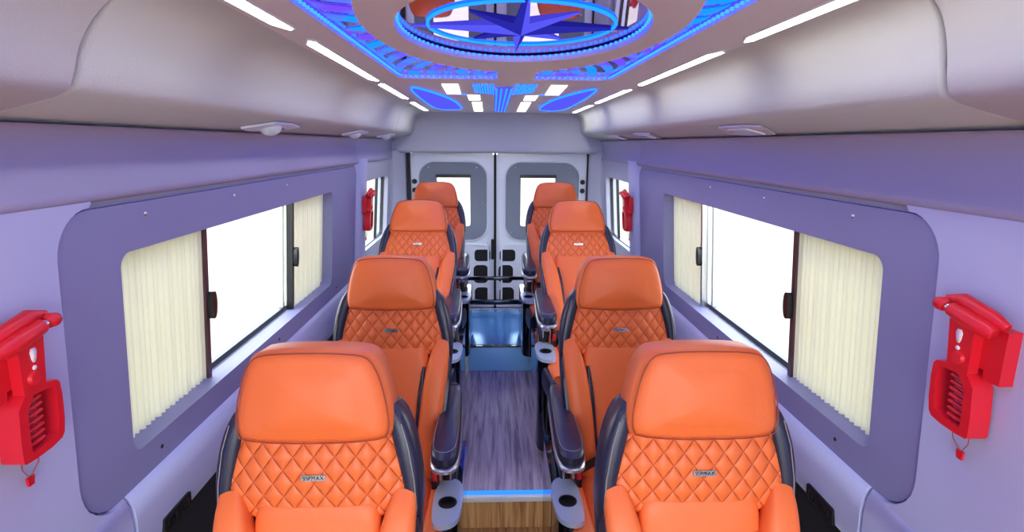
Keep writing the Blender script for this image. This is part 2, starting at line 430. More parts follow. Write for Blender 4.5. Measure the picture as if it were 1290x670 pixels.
    # screws / plastic push pins in the window panel
    for i, (yy, zz, mm) in enumerate(((1.36, 1.447, m_chrome), (1.83, 1.447, m_chrome), (2.30, 1.447, m_chrome), (2.90, 1.447, m_chrome), (1.37, .815, m_rubber), (2.2, .815, m_rubber), (3.05, .815, m_rubber))):
        pos = {0: 'top, nearest of its row', 1: 'top, second of its row', 2: 'top, third of its row', 3: 'top, farthest of its row', 4: 'bottom, nearest of its row', 5: 'bottom, middle of its row', 6: 'bottom, farthest of its row'}[i]
        c = Vector(SW(s, yy, zz, .013)); w = thing_mesh = link('screw', *dome((0, 0, 0), .0065, .004, axis=(-s, 0, 0), n=12, k=3), mm, loc=c)
        tag(w, '%s screw head in the %s window panel, %s' % ('small shiny' if mm is m_chrome else 'small dark', N, pos), 'screw', 'screws of the window panels')

# cove rails above the window panels
cove = [(.0, 1.66), (.845, 1.649), (.868, 1.645), (.876, 1.60), (.874, 1.56), (.866, 1.525), (.862, 1.507), (.870, 1.493), (.900, 1.491)]
bin_prof = [(.592, 1.868), (.622, 1.861), (.650, 1.845), (.670, 1.812), (.683, 1.770), (.690, 1.722), (.704, 1.695), (.760, 1.680), (.820, 1.666), (.874, 1.651), (.93, 1.651), (.93, 1.90), (.592, 1.90)]
def shear(s, y):   # the ceiling narrows a little towards the front
    k = max(-.3, min(1.0, (4.4 - y) / 3.1)); return -k * .062 if s < 0 else .033 - k * .03
def extrude_prof(prof, s, y0, y1, ctr, ends=(.012, .012), rr=.012):
    st = [(y0, rr), (y0 + rr * .3, rr * .3), (y0 + rr, 0), (y1 - rr, 0), (y1 - rr * .3, rr * .3), (y1, rr)]
    V = []; n = len(prof)
    for y, ins in st:
        for a, b in prof:
            if a < .70 and b > 1.70: a += shear(s, y) * ((b - 1.70) / .168) ** 2
            da, db = a - ctr[0], b - ctr[1]; L_ = math.hypot(da, db) or 1; kk = (L_ - ins) / L_
            V.append(Vector((s * (ctr[0] + da * kk), y, ctr[1] + db * kk)))
    Fc = []
    for j in range(len(st) - 1):
        for i in range(n): Fc.append((j * n + i, j * n + (i + 1) % n, (j + 1) * n + (i + 1) % n, (j + 1) * n + i))
    Fc += [tuple(range(n)), tuple(range((len(st) - 1) * n, len(st) * n))]
    return V, Fc
for s in (-1, 1):
    N = NAMES[s]
    cp = [(.97, 1.655)] + chaikin(cove[1:], 2, closed=False) + [(.97, 1.484)]
    for y0, y1 in ((YF, 3.425), (3.432, 4.66)):
        trim(*extrude_prof(cp, s, y0, y1, (.93, 1.57), rr=.006), m_cove, auto=50)
    bp_ = chaikin(bin_prof[:10], 2, closed=False) + bin_prof[10:]
    for y0, y1, grow, nm, lab in ((YF, .926 - (.03 if s > 0 else 0), .004, 'overhead_bin', 'padded grey overhead duct nearest the camera on the %s, past the seam'),
                                 (.940 - (.03 if s > 0 else 0), 3.855, 0, 'overhead_bin', 'long padded grey overhead duct above the %s curtained window'),
                                 (3.869, 4.70, 0, 'overhead_bin', 'short padded grey overhead duct at the far %s by the rear doors')):
        pf = [(a - (grow if a < .90 else 0) * (1 if b < 1.86 else .2), b - (grow if b < 1.86 and a < .86 else 0)) for a, b in bp_] if grow else bp_
        y = thing(nm, lab % N, 'overhead duct', (s * .76, (y0 + y1) / 2, 1.65))
        L = Vector(y.location); V, Fc = extrude_prof(pf, s, y0, y1, (.80, 1.80), rr=.010)
        link('padded_cover', [v - L for v in V], Fc, m_vinyl, y, auto=60)
# dark backing behind the bin seams
for s in (-1, 1):
    bk_ = [(a + .010 if a < .8 else a, b + (.010 if a > .64 else .003)) for a, b in chaikin(bin_prof[:10], 2, closed=False)] + bin_prof[10:]
    for y0 in (.90 if s < 0 else .872, 3.83): trim(*extrude_prof(bk_, s, y0, y0 + .06, (.80, 1.80), rr=.001), m_rubber, auto=50)
    trim(*tube([(s * .872, YF, 1.6475), (s * .872, 4.66, 1.6475)], .0028, 8), m_rubber)

# ------------------------------------------------------------------ ceiling
CXO = 0.015
struct(link('ceiling', *box(-.98, .98, YF, 4.85, 1.905, 1.95), m_ceil, smooth=False))
def cm(a, b, c): return (a + CXO, b, c)
RX, RY0, RY1 = .415, .45, 2.275
Zc = 1.868
# beige sheets: frame around the mirror field, then the far field with no hole (stand-alone sheet)
outr = rrect(-.66 - CXO, .66 - CXO, YF, 2.38, .002, 8)
inr = rrect(-RX, RX, RY0, RY1, .05, 8)
cp1 = struct(link('trim_%d' % 90, *ring(outr, inr, Zc, Zc + .03, cm), m_ceil, auto=30))
cp2 = struct(link('trim_%d' % 91, *box(-.66, .66, 2.38, 4.78, Zc, Zc + .03), m_ceil, smooth=False))

star = thing('ceiling_light_panel', 'mirrored ceiling panel with blue light stripes and a compass star in an oval ring', 'ceiling light', (CXO, 1.35, Zc))
L = Vector(star.location)
def lm(a, b, c): return (a + CXO - L.x, b - L.y, c - L.z)
link('mirror', *prism([(-RX - .01, RY0 - .01), (RX + .01, RY0 - .01), (RX + .01, RY1 + .01), (-RX - .01, RY1 + .01)], Zc + .016, Zc + .022, lm), m_mirror, star, smooth=False)
def ell(a, b, cy, n=72, e=2.0, cx=0.015):
    return [(cx + math.copysign(abs(math.cos(t)) ** (2 / e), math.cos(t)) * a, cy + math.copysign(abs(math.sin(t)) ** (2 / e), math.sin(t)) * b) for t in [2 * PI * i / n for i in range(n)]]
EC = 1.33
link('oval_ring', *ring(ell(.345, .670, EC), ell(.278, .425, EC), Zc - .006, Zc + .012, lm), m_ceil, star, auto=30)
link('spoke', *join(box(-.035 - .0, .105, EC + .66 - L.y, RY1 - L.y + .012, Zc - .004 - L.z, Zc + .012 - L.z)), m_ceil, star, smooth=False)
# light stripes fanning out between the oval ring and the rectangular edge
rnd = random.Random(3)
def edge_hit(px, py, dx, dy):
    t = 1e9
    if dx: t = min(t, ((RX - .012) * (1 if dx > 0 else -1) - px) / dx)
    if dy: t = min(t, ((RY1 - .012 if dy > 0 else RY0 + .012) - py) / dy)
    return t
outer_e = lambda th: (.015 + .345 * math.cos(th), EC + .67 * math.sin(th))
th = 0.0
zz = Zc + .013
K = 50
for k_ in range(K):
    a0 = 2 * PI * (k_ + .12) / K; a1 = 2 * PI * (k_ + .62) / K
    V = []
    for th, nx in ((a0, 0), (a1, 0)):
        px, py = outer_e(th)
        # direction: radial with swirl
        dx, dy = math.cos(th) * .8 - .0, math.sin(th) * 1.5
        if abs(math.cos(th)) > .45:   # along the sides the stripes lean lengthwise
            dy += .55 * (1 if math.sin(th) >= 0 else -1)
        T = edge_hit(px, py, dx, dy)
        if T <= 0.004: V = []; break
        for q in range(6):
            t = T * q / 5; bend = .025 * math.sin(PI * q / 5) * (1 if math.cos(th) > 0 else -1)
            V.append((px + dx * t + bend, py + dy * t - bend * .4))
    if len(V) == 12:
        mx_ = sum(v[0] for v in V) / 12; my_ = sum(v[1] for v in V) / 12
        if abs(mx_ - .035) < .062 and my_ > 1.9: continue
        vv = [(min(RX - .012, max(-RX + .012, x)), y) for x, y in V]
        loop = vv[:6] + vv[6:][::-1]
        V3, F3 = [], []
        V3 = [Vector(lm(a, b, zz)) for a, b in vv] + [Vector(lm(a, b, zz + .003)) for a, b in vv]
        for q in range(5): F3 += [(q, q + 1, 7 + q, 6 + q), (12 + q, 13 + q, 19 + q, 18 + q), (q, q + 1, 13 + q, 12 + q), (6 + q, 7 + q, 19 + q, 18 + q)]
        link('light_stripe', V3, F3, m_stripe, star, smooth=False)
# bead strings
def beads(pts, r=.0035):
    return join(*[box(a - r, a + r, b - r, b + r, z - r, z + r) for a, b, z in pts])
pts = [lm(a, b, Zc + .008) for a, b in ell(.272, .418, EC, n=96)]
o = link('bead_string', *beads(pts, .003), m_bead, star, smooth=False); o['kind'] = 'stuff'
n_ = 60; pr = resample(rrect(-RX + .006, RX - .006, RY0 + .01, RY1 - .006, .05, 8), 230)
o = link('bead_string', *beads([lm(a, b, Zc + .008) for a, b in pr], .003), m_bead, star, smooth=False); o['kind'] = 'stuff'
link('light_ring', *ring(ell(.215, .240, EC + .01, n=72), ell(.209, .231, EC + .01, n=72), zz - .002, zz + .002, lm), m_cyan, star, auto=30)
# compass star: faceted, raised
def facet(th, R1, Rw, wth, m, nm, sgn):
    c = (.015, EC + .02)
    tip = (c[0] + R1[0] * math.cos(th), c[1] + R1[1] * math.sin(th)); t2 = th + sgn * wth
    sh = (c[0] + Rw[0] * math.cos(t2), c[1] + Rw[1] * math.sin(t2))
    V = [Vector(lm(c[0], c[1], Zc - .004)), Vector(lm(*tip, zz)), Vector(lm(*sh, zz)), Vector(lm(c[0], c[1], zz + .003)), Vector(lm(*tip, zz + .003)), Vector(lm(*sh, zz + .003))]
    link(nm, V, [(0, 1, 2), (3, 4, 5), (0, 1, 4, 3), (1, 2, 5, 4), (2, 0, 3, 5)], m, star, smooth=False)
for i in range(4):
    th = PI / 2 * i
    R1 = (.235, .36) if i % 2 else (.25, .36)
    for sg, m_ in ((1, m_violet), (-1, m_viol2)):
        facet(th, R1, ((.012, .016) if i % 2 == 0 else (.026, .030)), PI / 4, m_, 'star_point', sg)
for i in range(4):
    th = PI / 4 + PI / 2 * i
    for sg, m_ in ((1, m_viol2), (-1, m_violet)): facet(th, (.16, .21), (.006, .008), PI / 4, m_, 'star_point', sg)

# far ceiling graphics
far = thing('ceiling_light_graphic', 'glowing far ceiling motif of white bars, blue wings and crescents before the rear doors', 'ceiling light', (CXO, 3.4, Zc))
L2 = Vector(far.location)
def fm(a, b, c): return (a + CXO - L2.x, b - L2.y, c - L2.z)
def plate(poly, m, nm, h=.004):
    return link(nm, *prism(poly, Zc - h, Zc + .002, fm), m, far, smooth=False)
m_ledw2 = emit('lamp_white', (.95, .99, 1.0, 1), 2.2)
for s in (-1, 1):
    plate([(s * .20, 2.46), (s * .27, 2.46), (s * .285, 2.92), (s * .215, 2.92)], m_ledw2, 'white_light_bar')
    plate([(s * .12, 3.00), (s * .185, 2.98), (s * .19, 3.31), (s * .125, 3.31)], m_ledw2, 'white_light_bar')
    plate([(s * .12, 3.47), (s * .18, 3.47), (s * .20, 4.43), (s * .132, 4.43)], m_ledw2, 'white_light_bar')
    cres = chaikin([(s * .43, 2.52), (s * .37, 2.68), (s * .28, 3.25), (s * .27, 4.0), (s * .30, 4.20), (s * .46, 4.20), (s * .465, 3.5)], 2)
    plate(cres, m_violet, 'crescent')
    V, Fc = tube([fm(a, b, Zc - .004) for a, b in cres], .005, 6, closed=True); link('crescent_outline', V, Fc, m_cyan, far)
    for i in range(8):
        a = s * (.048 + i * .012); link('wing_light', *prism([(a, 2.45), (a + s * .006, 2.45), (a + s * .006, 2.92 - i * .014), (a, 2.92 - i * .014)], Zc - .004, Zc + .002, fm), m_cyan, far, smooth=False)
    link('line_light', *prism([(s * .190, 2.94), (s * .27, 2.90), (s * .27, 2.92), (s * .19, 2.97)], Zc - .003, Zc + .002, fm), m_cyan, far, smooth=False)
plate([(-.036, 2.56), (.036, 2.56), (.045, 4.37), (-.045, 4.37)], m_violet, 'center_panel')
for a in (-.034, -.012, .012, .034): plate([(a - .004, 2.6), (a + .004, 2.6), (a + .004, 4.37), (a - .004, 4.37)], m_cyan, 'line_light', .007)
# long white ceiling strips
segs = {-1: [(-.30, .62, 'nearest the camera'), (.68, 1.33, 'second from the camera'), (1.455, 2.355, 'third from the camera'), (2.44, 3.27, 'fourth from the camera'), (3.50, 4.41, 'farthest, by the rear header')],
        1: [(-.30, .52, 'nearest the camera'), (.58, 1.40, 'second from the camera'), (1.53, 2.42, 'third from the camera'), (2.58, 3.48, 'fourth from the camera'), (3.62, 4.5, 'farthest, by the rear header')]}
for s in (-1, 1):
    xc = {-1: -.553, 1: .568}[s]
    for y0, y1, lab in segs[s]:
        t = thing('ceiling_strip_light', 'narrow white LED strip along the %s ceiling edge, %s' % (NAMES[s], lab), 'strip light', (xc, (y0 + y1) / 2, Zc), 'white ceiling strips')
        Lx = Vector(t.location); mm = lambda a, b, c: (a + s * shear(s, b) - Lx.x, b - Lx.y, c - Lx.z)
        w = .017; oo = [(xc - w, y0 + .06), (xc + w * .2, y0), (xc + w, y0 + .02), (xc + w, y1 - .02), (xc + w * .2, y1), (xc - w, y1 - .06)]
        w2 = w + .004; ro = [(xc - w2, y0 + .055), (xc + w * .2, y0 - .006), (xc + w2, y0 + .016), (xc + w2, y1 - .016), (xc + w * .2, y1 + .006), (xc - w2, y1 - .055)]
        link('bezel', *ring(ro, oo, Zc - .004, Zc, mm), m_white, t, smooth=False)
        link('diffuser', *prism(oo, Zc - .003, Zc - .0005, mm), m_ledw, t, smooth=False)

# ------------------------------------------------------------------ reading lamps under the bins
def under(a):   # z of the bin underside at distance a from the centre line
    P = bin_prof
    for i in range(len(P) - 1):
        if P[i][0] <= a <= P[i + 1][0] and a > .69: return P[i][1] + (P[i + 1][1] - P[i][1]) * (a - P[i][0]) / (P[i + 1][0] - P[i][0])
    return 1.66
for s, ys in ((-1, (1.93, 3.08, 3.95)), (1, (1.80, 2.98, 3.70))):
    for i, yc in enumerate(ys):
        far_ = ('nearest of three', 'middle of three', 'farthest of three')[i]
        t = thing('reading_lamp', 'flat pale reading lamp under the %s overhead duct, %s' % (NAMES[s], far_), 'reading lamp', (s * .785, yc, under(.785)), 'reading lamps')
        sl = math.atan2(under(.82) - under(.75), .07); Rm = Matrix.Rotation(-s * sl, 4, 'Y')
        t.location.z -= .003
        link('plate', *tf(prism([(-.030, -.16), (.052, -.09), (.052, .07), (.030, .20), (-.052, .10), (-.052, -.07)], -.006, .001, lambda a, b, c: (a, b, c)), Rm), m_ceil if s > 0 else m_white, t, auto=30)
        link('lens', *tf(dome((.0, .0, -.005), .036, .026, axis=(0, 0, -1)) if s < 0 else prism(rrect(-.034, .034, -.07, .07, .006, 3), -.011, -.005, lambda a, b, c: (a, b, c)), Rm), m_lens, t, auto=40)
        link('slot', *tf(prism(rrect(-.006, .006, .075, .115, .004, 3), -.008, -.005, lambda a, b, c: (a, b, c)), Rm), m_blackpl, t, auto=30)

# ------------------------------------------------------------------ rear header, corners, rear doors
hp = [(4.80, 1.905), (4.72, 1.90), (4.71, 1.86), (4.69, 1.75), (4.665, 1.64), (4.645, 1.575), (4.655, 1.548), (4.70, 1.541), (4.80, 1.541)]
hp2 = [hp[0]] + chaikin(hp[1:-1], 2, closed=False) + [hp[-1]]
V = [Vector((x, a, b)) for x in (-.93, .93) for a, b in hp2]; n = len(hp2)
trim(V, [(i, (i + 1) % n, n + (i + 1) % n, n + i) for i in range(n)] + [tuple(range(n)), tuple(range(n, 2 * n))], m_rear, auto=50)
for s in (-1, 1):
    # angled corner panels beside the doors
    V = [Vector(p) for p in ((s * .95, 4.60, 0), (s * .86, 4.605, 0), (s * .785, 4.72, 0), (s * .768, 4.80, 0), (s * .95, 4.80, 0))]
    V2 = [Vector((v.x - s * (0.0 if i in (0, 4) else .0), v.y, 1.56)) for i, v in enumerate(V)]
    trim(V + V2, [(0, 1, 2, 3, 4), (5, 6, 7, 8, 9)] + [(i, (i + 1) % 5, 5 + (i + 1) % 5, 5 + i) for i in range(5)], m_rear, smooth=False)
YD = 4.77
for s, x0, x1, nm in ((-1, -.742, -.032, 'door_1'), (1, -.010, .767, 'door_2')):
    e = bpy.data.objects.new(nm, None); C.objects.link(e); e['kind'] = 'structure'; e.location = ((x0 + x1) / 2, YD, 0.17); L = Vector(e.location)
    dm = lambda a, b, c: (a - L.x, YD - c - L.y, b - L.z)
    k = 8
    wx0, wx1 = (-.519, -.236) if s < 0 else (.20, .497)
    px0, px1 = (-.668, -.096) if s < 0 else (.074, .700)
    hole = rrect(wx0, wx1, .917, 1.355, .02, k)
    link('panel', *ring(rrect(x0, x1, .175, 1.54, .02, k), hole, -.05, 0, dm), m_door, e, auto=30)
    link('trim_panel', *ring(rrect(px0, px1, .80, 1.462, .13, k), hole, 0.001, .02, dm), m_dpanel, e, auto=30)
    V, Fc = tube([dm(a, b, .012) for a, b in rrect(px0 - .008, px1 + .008, .792, 1.47, .136, k)], .006, 8, closed=True)
    link('trim_bead', V, Fc, m_door, e)
    link('glass', *prism([(wx0 - .01, .90), (wx1 + .01, .90), (wx1 + .01, 1.37), (wx0 - .01, 1.37)], -.04, -.036, dm), m_glass, e, smooth=False)
    link('shade_cassette', *prism(rrect(wx0 - .01, wx1 + .01, 1.335, 1.362, .01, 3), -.01, .03, dm), m_blackpl, e, auto=30)
    c = (x0 + x1) / 2
    # pressed recesses and access holes in the lower half
    ins = x1 - .10 if s < 0 else x0 + .10
    link('access_recess', *prism(rrect(min(ins, ins - s * -.0) - .07, ins + .07, .60, .705, .03, 5), 0, .002, dm), m_rubber, e, auto=30)
    link('access_recess', *prism(rrect(ins - .08, ins + .05, .40, .565, .04, 5), 0, .002, dm), m_rubber, e, auto=30)
    link('access_recess', *prism(rrect(ins - .07, ins + .06, .20, .36, .04, 5), 0, .002, dm), m_rubber, e, auto=30)
    V, Fc = ring(rrect(x0 + .04, x1 - .04, .19, .755, .06, k), rrect(x0 + .055, x1 - .055, .205, .74, .05, k), 0, .008, dm)
    link('pressed_rib', V, Fc, m_door, e, auto=30)
    link('grab_strip', *prism(rrect(c - .13, c + .16, 1.512, 1.530, .006, 3), 0, .018, dm), m_white, e, auto=30)
    hx = x0 + .03 if s < 0 else x1 - .03
    for z in (1.30, 1.225):
        link('hinge_bolt', *cyl(dm(hx, z, 0), dm(hx, z, .02), .022, .018), m_rubber, e)
    for a, b in ((px0 + .08, 1.42), (px1 - .08, 1.42), (px0 + .05, 1.1 if s < 0 else .86), (px1 - .03, 1.12)):
        link('push_pin', *dome(dm(a, b, .02), .007, .004, axis=(0, -1, 0), n=10, k=3), m_chrome, e)
    if s < 0: link('lock_cover', *prism(rrect(-.055, -.032, .62, .80, .01, 4), 0, .03, dm), m_rubber, e, auto=30)
# gasket in the gap and outer seals
struct(link('trim_95', *join(box(-.032, -.010, 4.752, 4.80, .17, 1.54), box(-.768, -.742, 4.745, 4.80, .17, 1.545), box(.767, .79, 4.745, 4.80, .17, 1.545)), m_rubber, smooth=False))
struct(link('wall_back', *join(box(-.98, -.745, 4.80, 4.86, 0, 1.95), box(.77, .98, 4.80, 4.86, 0, 1.95), box(-.745, .77, 4.80, 4.86, 1.54, 1.95), box(-.745, .77, 4.78, 4.86, 0, .175)), m_rear, smooth=False))

# ------------------------------------------------------------------ raised platform, step and luggage rail
t = thing('raised_platform', 'grey wood-look aisle platform with blue lit edge and golden oak front', 'platform', (0, 2.05, 0))
pl = lambda vf: ([Vector(v) - Vector((0, 2.05, 0)) for v in vf[0]], vf[1])
link('deck', *pl(box(-.90, .90, 2.055, 4.755, .150, .170)), m_wood, t, smooth=False)
link('riser', *pl(box(-.90, .90, 2.065, 2.09, .001, .149)), m_oak, t, smooth=False)
link('body', *pl(box(-.90, .90, 2.09, 4.75, .001, .149)), m_dark, t, smooth=False)
link('nosing', *pl(box(-.90, .90, 2.035, 2.055, .146, .172, .004)), m_white, t)
link('edge_light', *pl(box(-.16, .22, 2.050, 2.078, .1702, .174)), m_edge, t, smooth=False)
t = thing('aisle_step', 'glossy blue step across the aisle behind the grey wood floor', 'step', (.01, 3.36, .17))
st = lambda vf: ([Vector(v) - Vector((.01, 3.36, .17)) for v in vf[0]], vf[1])
link('riser_sheet', *st(box(-.198, .212, 3.345, 3.36, .171, .335, .003)), m_bluem, t)
link('tread', *st(box(-.198, .212, 3.362, 4.17, .322, .340, .003)), m_tread, t)
link('nosing', *st(box(-.198, .212, 3.338, 3.37, .336, .346, .002)), m_gloss, t)
link('body', *st(box(-.19, .208, 3.365, 4.16, .171, .321)), m_dark, t, smooth=False)
t = thing('luggage_rail', 'black two-bar barrier across the aisle end in front of the rear doors', 'rail', (.01, 4.22, .17))
rl = lambda vf: ([Vector(v) - Vector((.01, 4.22, .17)) for v in vf[0]], vf[1])
link('lower_bar', *rl(box(-.26, .29, 4.20, 4.235, .365, .405, .008)), m_gloss, t)
link('upper_bar', *rl(box(-.26, .29, 4.205, 4.23, .565, .595, .006)), m_gloss, t)
for x in (-.255, .285): link('post', *rl(box(x - .02, x + .02, 4.20, 4.235, .1705, .60, .006)), m_gloss, t)

# ------------------------------------------------------------------ pleated curtains
def curtain(s, y0, y1, railside, lab, rail_m, closed_rail=True):
    zc0, zc1 = .858, 1.376
    t = thing('pleated_curtain', lab, 'curtain', SW(s, (y0 + y1) / 2, zc0, -.045), 'pleated window curtains')
    L = Vector(t.location); n = max(4, int(round((y1 - y0) / .0115 / 2)) * 2); V = []; Fc = []; rows = 5
    rr = random.Random(int(y0 * 100) + s)
    for j in range(rows):
        z = zc0 + (zc1 - zc0) * j / (rows - 1)
        for i in range(n * 3 + 1):
            y = y0 + (y1 - y0) * i / (n * 3); ph = i / 6 * 2 * PI
            V.append(Vector(SW(s, y, z, -.045 + .0075 * math.cos(ph) + .002 * math.sin(i * .37 + j * .2))) - L)
    w = n * 3 + 1
    for j in range(rows - 1):
        for i in range(w - 1): Fc.append((j * w + i, j * w + i + 1, (j + 1) * w + i + 1, (j + 1) * w + i))
    link('pleats', V, Fc, m_curtain, t, auto=0)
    yr = y1 + .008 if railside > 0 else y0 - .008
    cmn = lambda a, b, c: Vector(SW(s, a, b, c)) - L
    link('edge_rail', *prism([(yr - .010, zc0), (yr + .010, zc0), (yr + .010, zc1), (yr - .010, zc1)], -.058, -.030, cmn), rail_m, t, smooth=False)
    yh = yr + .0 * railside
    h = chaikin([(yh - .004, 1.06), (yh - .004, 1.15), (yh + .020, 1.15), (yh + .028, 1.105), (yh + .020, 1.06)], 2)
    link('handle', *prism(h, -.030, -.012, cmn), m_blackpl, t, auto=40)
curtain(-1, 1.248, 1.715, 1, 'pale pleated curtain at the near end of the left window, maroon edge rail', m_rail)
curtain(-1, 2.50, 2.972, -1, 'pale pleated curtain at the far end of the left window, thin black edge rail', m_blackpl)
curtain(1, 1.228, 1.695, 1, 'cream pleated curtain at the near end of the right window, dark edge rail', m_rail)
curtain(1, 2.52, 2.972, -1, 'off-white pleated curtain at the far end of the right window', m_steel)

# ------------------------------------------------------------------ emergency hammers
def hammer(s, y0, zc, lab, base_off=.022):
    """local a: along the vehicle, growing away from the camera; b: height. Drawn on the right-hand one and shared by all"""
    t = thing('emergency_hammer', lab, 'emergency hammer', SW(s, y0, zc, base_off), 'red emergency hammers on the pillars')
    L = Vector(t.location)
    def mpp(a, b, c): return Vector(SW(s, y0 + a, zc + b, base_off + c)) - L
    # mounting holder (back box)
    link('holder', *prism(chaikin([(-.068, .055), (-.062, -.048), (-.030, -.048), (-.028, -.030), (.030, -.030), (.036, .030), (.020, .055)], 0), 0, .026, mpp), m_red, t, auto=35)
    # hammer body with round button and white mark
    hb = link('body', *prism(chaikin([(-.022, .048), (.034, .050), (.030, -.040), (-.018, -.042)], 0), .026, .046, mpp), m_red, t, auto=35)
    link('button', *cyl(mpp(.004, -.018, .044), mpp(.004, -.018, .052), .014, .011, 20), m_red, hb)
    ex = chaikin([(.000, .036), (.016, .036), (.012, .010), (.004, .010)], 1)
    link('exclamation_mark', *join(prism(ex, .0455, .0475, mpp), prism(ell(.0045, .0045, -.0005, 12, cx=.008), .0455, .0475, mpp), ), m_wht, hb, auto=0)
    # hammer head: bar with metal tip
    hd = link('head', *join(tube([mpp(-.060, .050, .044), mpp(-.05, .053, .046), mpp(0, .064, .048), mpp(.028, .070, .048)], [.010, .016, .016, .014], 14)), m_red, t, auto=60)
    link('tip', *cyl(mpp(.026, .069, .048), mpp(.044, .073, .048), .008, .008, 14), m_chrome, hd)
    link('cap', *tube([mpp(.041, .072, .048), mpp(.046, .074, .048), (mpp(.060, .072, .048)), mpp(.066, .066, .046)], [.011, .014, .013, .006], 14), m_red, hd, auto=60)
    link('visor', *tube([mpp(.060, .082, .03), mpp(.02, .090, .034), mpp(-.045, .074, .034), mpp(-.066, .062, .028)], [.008, .013, .013, .009], 12), m_red, hd, auto=60)
    # open handle guard
    fo = chaikin([(-.030, -.035), (.052, -.040), (.066, -.055), (.066, -.150), (.052, -.168), (-.026, -.172), (-.034, -.16)], 1)
    fi = chaikin([(-.012, -.050), (.048, -.052), (.054, -.062), (.052, -.140), (.044, -.150), (-.008, -.158), (-.014, -.150)], 1)
    link('guard', *ring(fo, fi, .004, .044, mpp), m_red, t, auto=35)
    for i in range(7):
        b = -.064 - i * .0135
        link('grip_fin', *tube([mpp(-.014, b - .004, .026), mpp(.006, b, .034), mpp(.022, b + .003, .036), mpp(.034, b - .002, .030)], [.0045, .0052, .0045, .002], 8), m_redd, t)
    # sealing cord with a tag
    link('seal_cord', *tube([mpp(-.012, -.168, .02), mpp(-.006, -.195, .016), mpp(.012, -.222, .012), mpp(.030, -.198, .016), mpp(.028, -.168, .02)], .0013, 6), m_cord, t)
    tg = [mpp(a, b, c) for a, b, c in ((.004, -.218, .010), (.020, -.218, .010), (.018, -.236, .010), (.006, -.236, .010), (.004, -.218, .015), (.020, -.218, .015), (.018, -.236, .015), (.006, -.236, .015))]
    link('seal_tag', tg, [(0, 1, 2, 3), (4, 5, 6, 7), (0, 1, 5, 4), (1, 2, 6, 5), (2, 3, 7, 6), (3, 0, 4, 7)], m_red, t, smooth=False)
hammer(1, .938, 1.252, 'large red emergency hammer on the near right wall beside the cream curtain')
hammer(-1, .925, 1.228, 'large red emergency hammer on the near left wall at the picture edge')
hammer(1, 3.55, 1.235, 'small red emergency hammer on the far right pillar between the windows', .05)
hammer(-1, 3.55, 1.235, 'small red emergency hammer on the far left pillar between the windows', .05)

